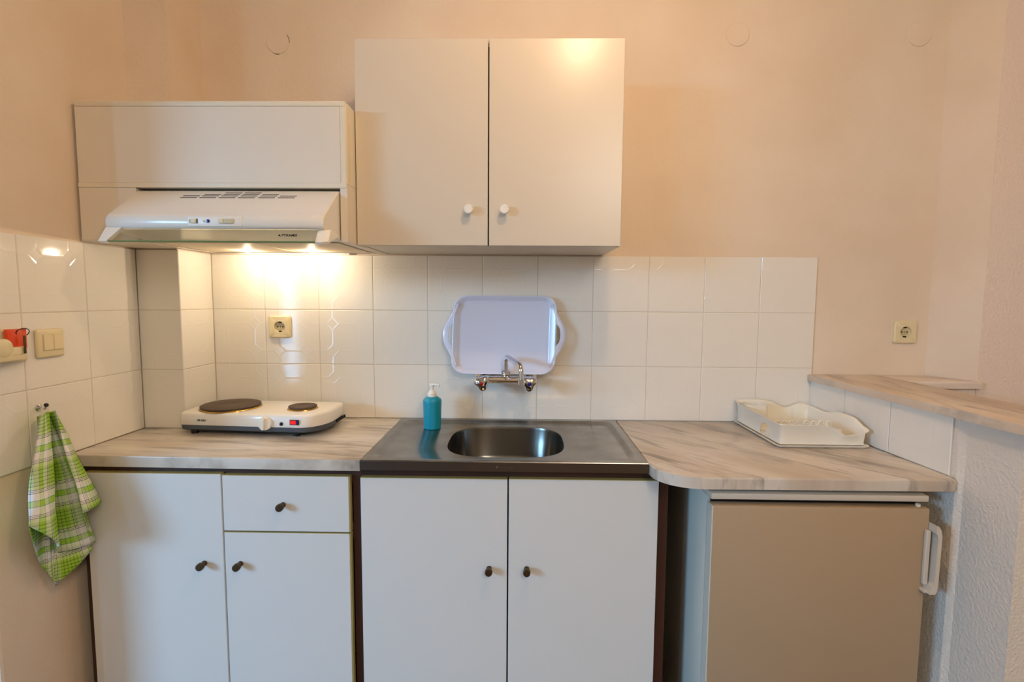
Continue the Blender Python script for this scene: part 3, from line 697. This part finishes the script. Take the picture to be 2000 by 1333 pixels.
wl('mark', kh, 'cream_dark', -.640, -.630, .2985, .3, .034, .0344, 0); wl('mark', kh, 'cream_dark', -.624, -.613, .2985, .3, .034, .0344, 0)
kf = thing('key_fob', (WXF + .024, -.615, .30), 'orange plastic key fob with ring and key stuck in the holder', 'key fob')
wl('tag', kf, 'orange_plastic', -.645, -.595, .31, .3625, .0175, .0265, .002, 2)
rg = obj('key_ring', tube(nb(), [(WXF + .027 + .003 * math.sin(a), -.606 + .017 * math.cos(a), .353 + .010 * math.sin(a)) for a in [2 * math.pi * i / 20 for i in range(21)]], .0011, 6, 1), 'black', kf, smooth=60)
bm = box(nb(), WXF + .0355, WXF + .038, -.6155, -.6095, .301, .346, bev=.0008); obj('key', bm, 'bronze', kf)

# hook and towel
hk = thing('wall_hook', (WXF, -.552, .149), 'small chrome hook on the left tiled wall holding the towel', 'hook')
bm = lathe(nb(), (WXF, -.552, .150), (1, 0, 0), [(0, .0095), (.003, .0095), (.006, .006), (.0065, 0)], 20); obj('rose', bm, 'chrome', hk, smooth=40)
obj('pin', tube(nb(), [(WXF + .005, -.552, .150), (WXF + .011, -.553, .147), (WXF + .019, -.553, .148), (WXF + .022, -.553, .156)], .0028, 8, 5), 'chrome', hk, smooth=60)
obj('tip', lathe(nb(), (WXF + .022, -.553, .154), (.5, -.1, 1), [(0, .003), (.002, .0052), (.006, .0052), (.008, .003), (.0082, 0)], 14), 'black', hk, smooth=50)

m = mat('towel_plaid', '#dfe6d0', 0.9)
uvn = N(m, 'ShaderNodeUVMap'); sp_ = N(m, 'ShaderNodeSeparateXYZ'); L(m, uvn.outputs[0], sp_.inputs[0])
W_, G_, D_, T_c = '#f1eee8', '#9fca38', '#4d4a4c', '#3fa06a'
stops = [(0, G_), (.05, '#54761c'), (.07, G_), (.12, '#54761c'), (.14, G_), (.19, '#54761c'), (.21, G_), (.26, '#54761c'), (.28, G_), (.33, '#54761c'), (.35, '#b9d66a'), (.40, D_), (.415, W_), (.43, D_), (.445, W_), (.46, D_), (.475, W_),
         (.60, T_c), (.615, '#a9d24a'), (.70, '#a9d24a'), (.71, T_c), (.725, W_), (.86, D_), (.872, W_), (.888, D_), (.90, W_), (.916, D_), (.93, '#c8dd8c')]
def stripe(o, period, off):
    f = M_(m, 'FRACT', M_(m, 'ADD', M_(m, 'DIVIDE', o, period), off))
    r = N(m, 'ShaderNodeValToRGB'); cr = r.color_ramp; cr.interpolation = 'CONSTANT'
    cr.elements[0].position = 0; cr.elements[0].color = lin(stops[0][1]); cr.elements[1].position = stops[1][0]; cr.elements[1].color = lin(stops[1][1])
    for p_, c_ in stops[2:]:
        e = cr.elements.new(p_); e.color = lin(c_)
    L(m, f, r.inputs[0]); return r.outputs[0]
mx = N(m, 'ShaderNodeMixRGB', blend_type='MIX'); mx.inputs[0].default_value = 0.6
L(m, stripe(sp_.outputs[0], .135, .1), mx.inputs[1]); L(m, stripe(sp_.outputs[1], .135, .02), mx.inputs[2])
L(m, mx.outputs[0], bsdf(m).inputs['Base Color'])
noise_bump(m, 900, .2, .0008)
# ribs of the hanging folds: (top, hem point, hem u)
ribs = [((-.0965, -.5470, .139), (-.0155, -.512, -.1199)), ((-.078, -.5640, .146), (-.0104, -.5747, -.126)), ((-.108, -.5500, .137), (-.046, -.500, -.2434)),
        ((-.113, -.5570, .137), (-.1135, -.5545, -.2495)), ((-.084, -.5730, .146), (-.030, -.6286, -.1885)), ((-.098, -.5830, .137), (-.060, -.675, -.116)),
        ((-.120, -.5700, .131), (-.122, -.5797, -.2828)), ((-.121, -.5620, .130), (-.119, -.5575, -.341)), ((-.120, -.5530, .130), (-.0625, -.498, -.263))]
us = [0]
for (a, b_), (c, d) in zip(ribs, ribs[1:]): us.append(us[-1] + (Vector(b_) - Vector(d)).length)
bm = nb(); uvl = bm.loops.layers.uv.new('UVMap'); NV, NU = 26, 7
grid = []; uvs = {}
for k in range(len(ribs) - 1):
    for i in range(NU + (1 if k == len(ribs) - 2 else 0)):
        f = i / NU; col = []
        Tt = Vector(ribs[k][0]).lerp(Vector(ribs[k + 1][0]), f); Bb = Vector(ribs[k][1]).lerp(Vector(ribs[k + 1][1]), f)
        u_ = us[k] + (us[k + 1] - us[k]) * f; ln = (Bb - Tt).length
        for j in range(NV + 1):
            t = j / NV; p = Tt.lerp(Bb, t)
            p.y += (Tt.y - Bb.y) * .18 * math.sin(math.pi * t) * -1 * (.5 if k == 5 else .25)
            p.x += .010 * math.sin(math.pi * f) * t * (1 if k in (0, 2, 4, 6, 7) else -.3) + .0025 * math.sin(9 * t + 4 * f + k)
            p.x = max(p.x, WXF + .007)
            vtx = bm.verts.new(p); uvs[vtx] = (u_ * (.25 + .75 * t) if False else u_, ln * t); col.append(vtx)
        grid.append(col)
for a, b_ in zip(grid, grid[1:]):
    for j in range(NV):
        fc = bm.faces.new((a[j], a[j + 1], b_[j + 1], b_[j]))
        for lp_ in fc.loops: lp_[uvl].uv = uvs[lp_.vert]
tw_o = obj('kitchen_towel', bm, 'towel_plaid', None, smooth=180)
sol = tw_o.modifiers.new('thickness', 'SOLIDIFY'); sol.thickness = .0016; sol.offset = 0
finish(tw_o, 'green and white checked kitchen towel hanging from the hook on the left wall', 'towel')

# round blank covers painted over in the wall
for x, z, lb in ((.2745, 1.342, 'round painted-over cover in the wall above the hood cabinet'), (1.8835, 1.3645, 'round painted-over cover in the wall right of the wall cabinet'), (2.506, 1.3632, 'round painted-over cover near the top right recess corner')):
    jc = finish(obj('junction_cover', lathe(nb(), (x, PY + .001, z), (0, -1, 0), [(0, .0405), (.002, .0405), (.0042, .0385), (.0045, 0)], 40), 'plaster', None, smooth=30), lb, 'wall cover', 'painted wall covers')
    if x < 1:
        for a0, a1 in ((-2, 38), (-108, -78)):
            pts = [(x + .0412 * math.cos(math.radians(a)), PY - .0008, z + .0412 * math.sin(math.radians(a))) for a in range(a0, a1 + 1, 8)]
            obj('crack', tube(nb(), pts, .0009, 5, 1), 'dark_slot', jc)
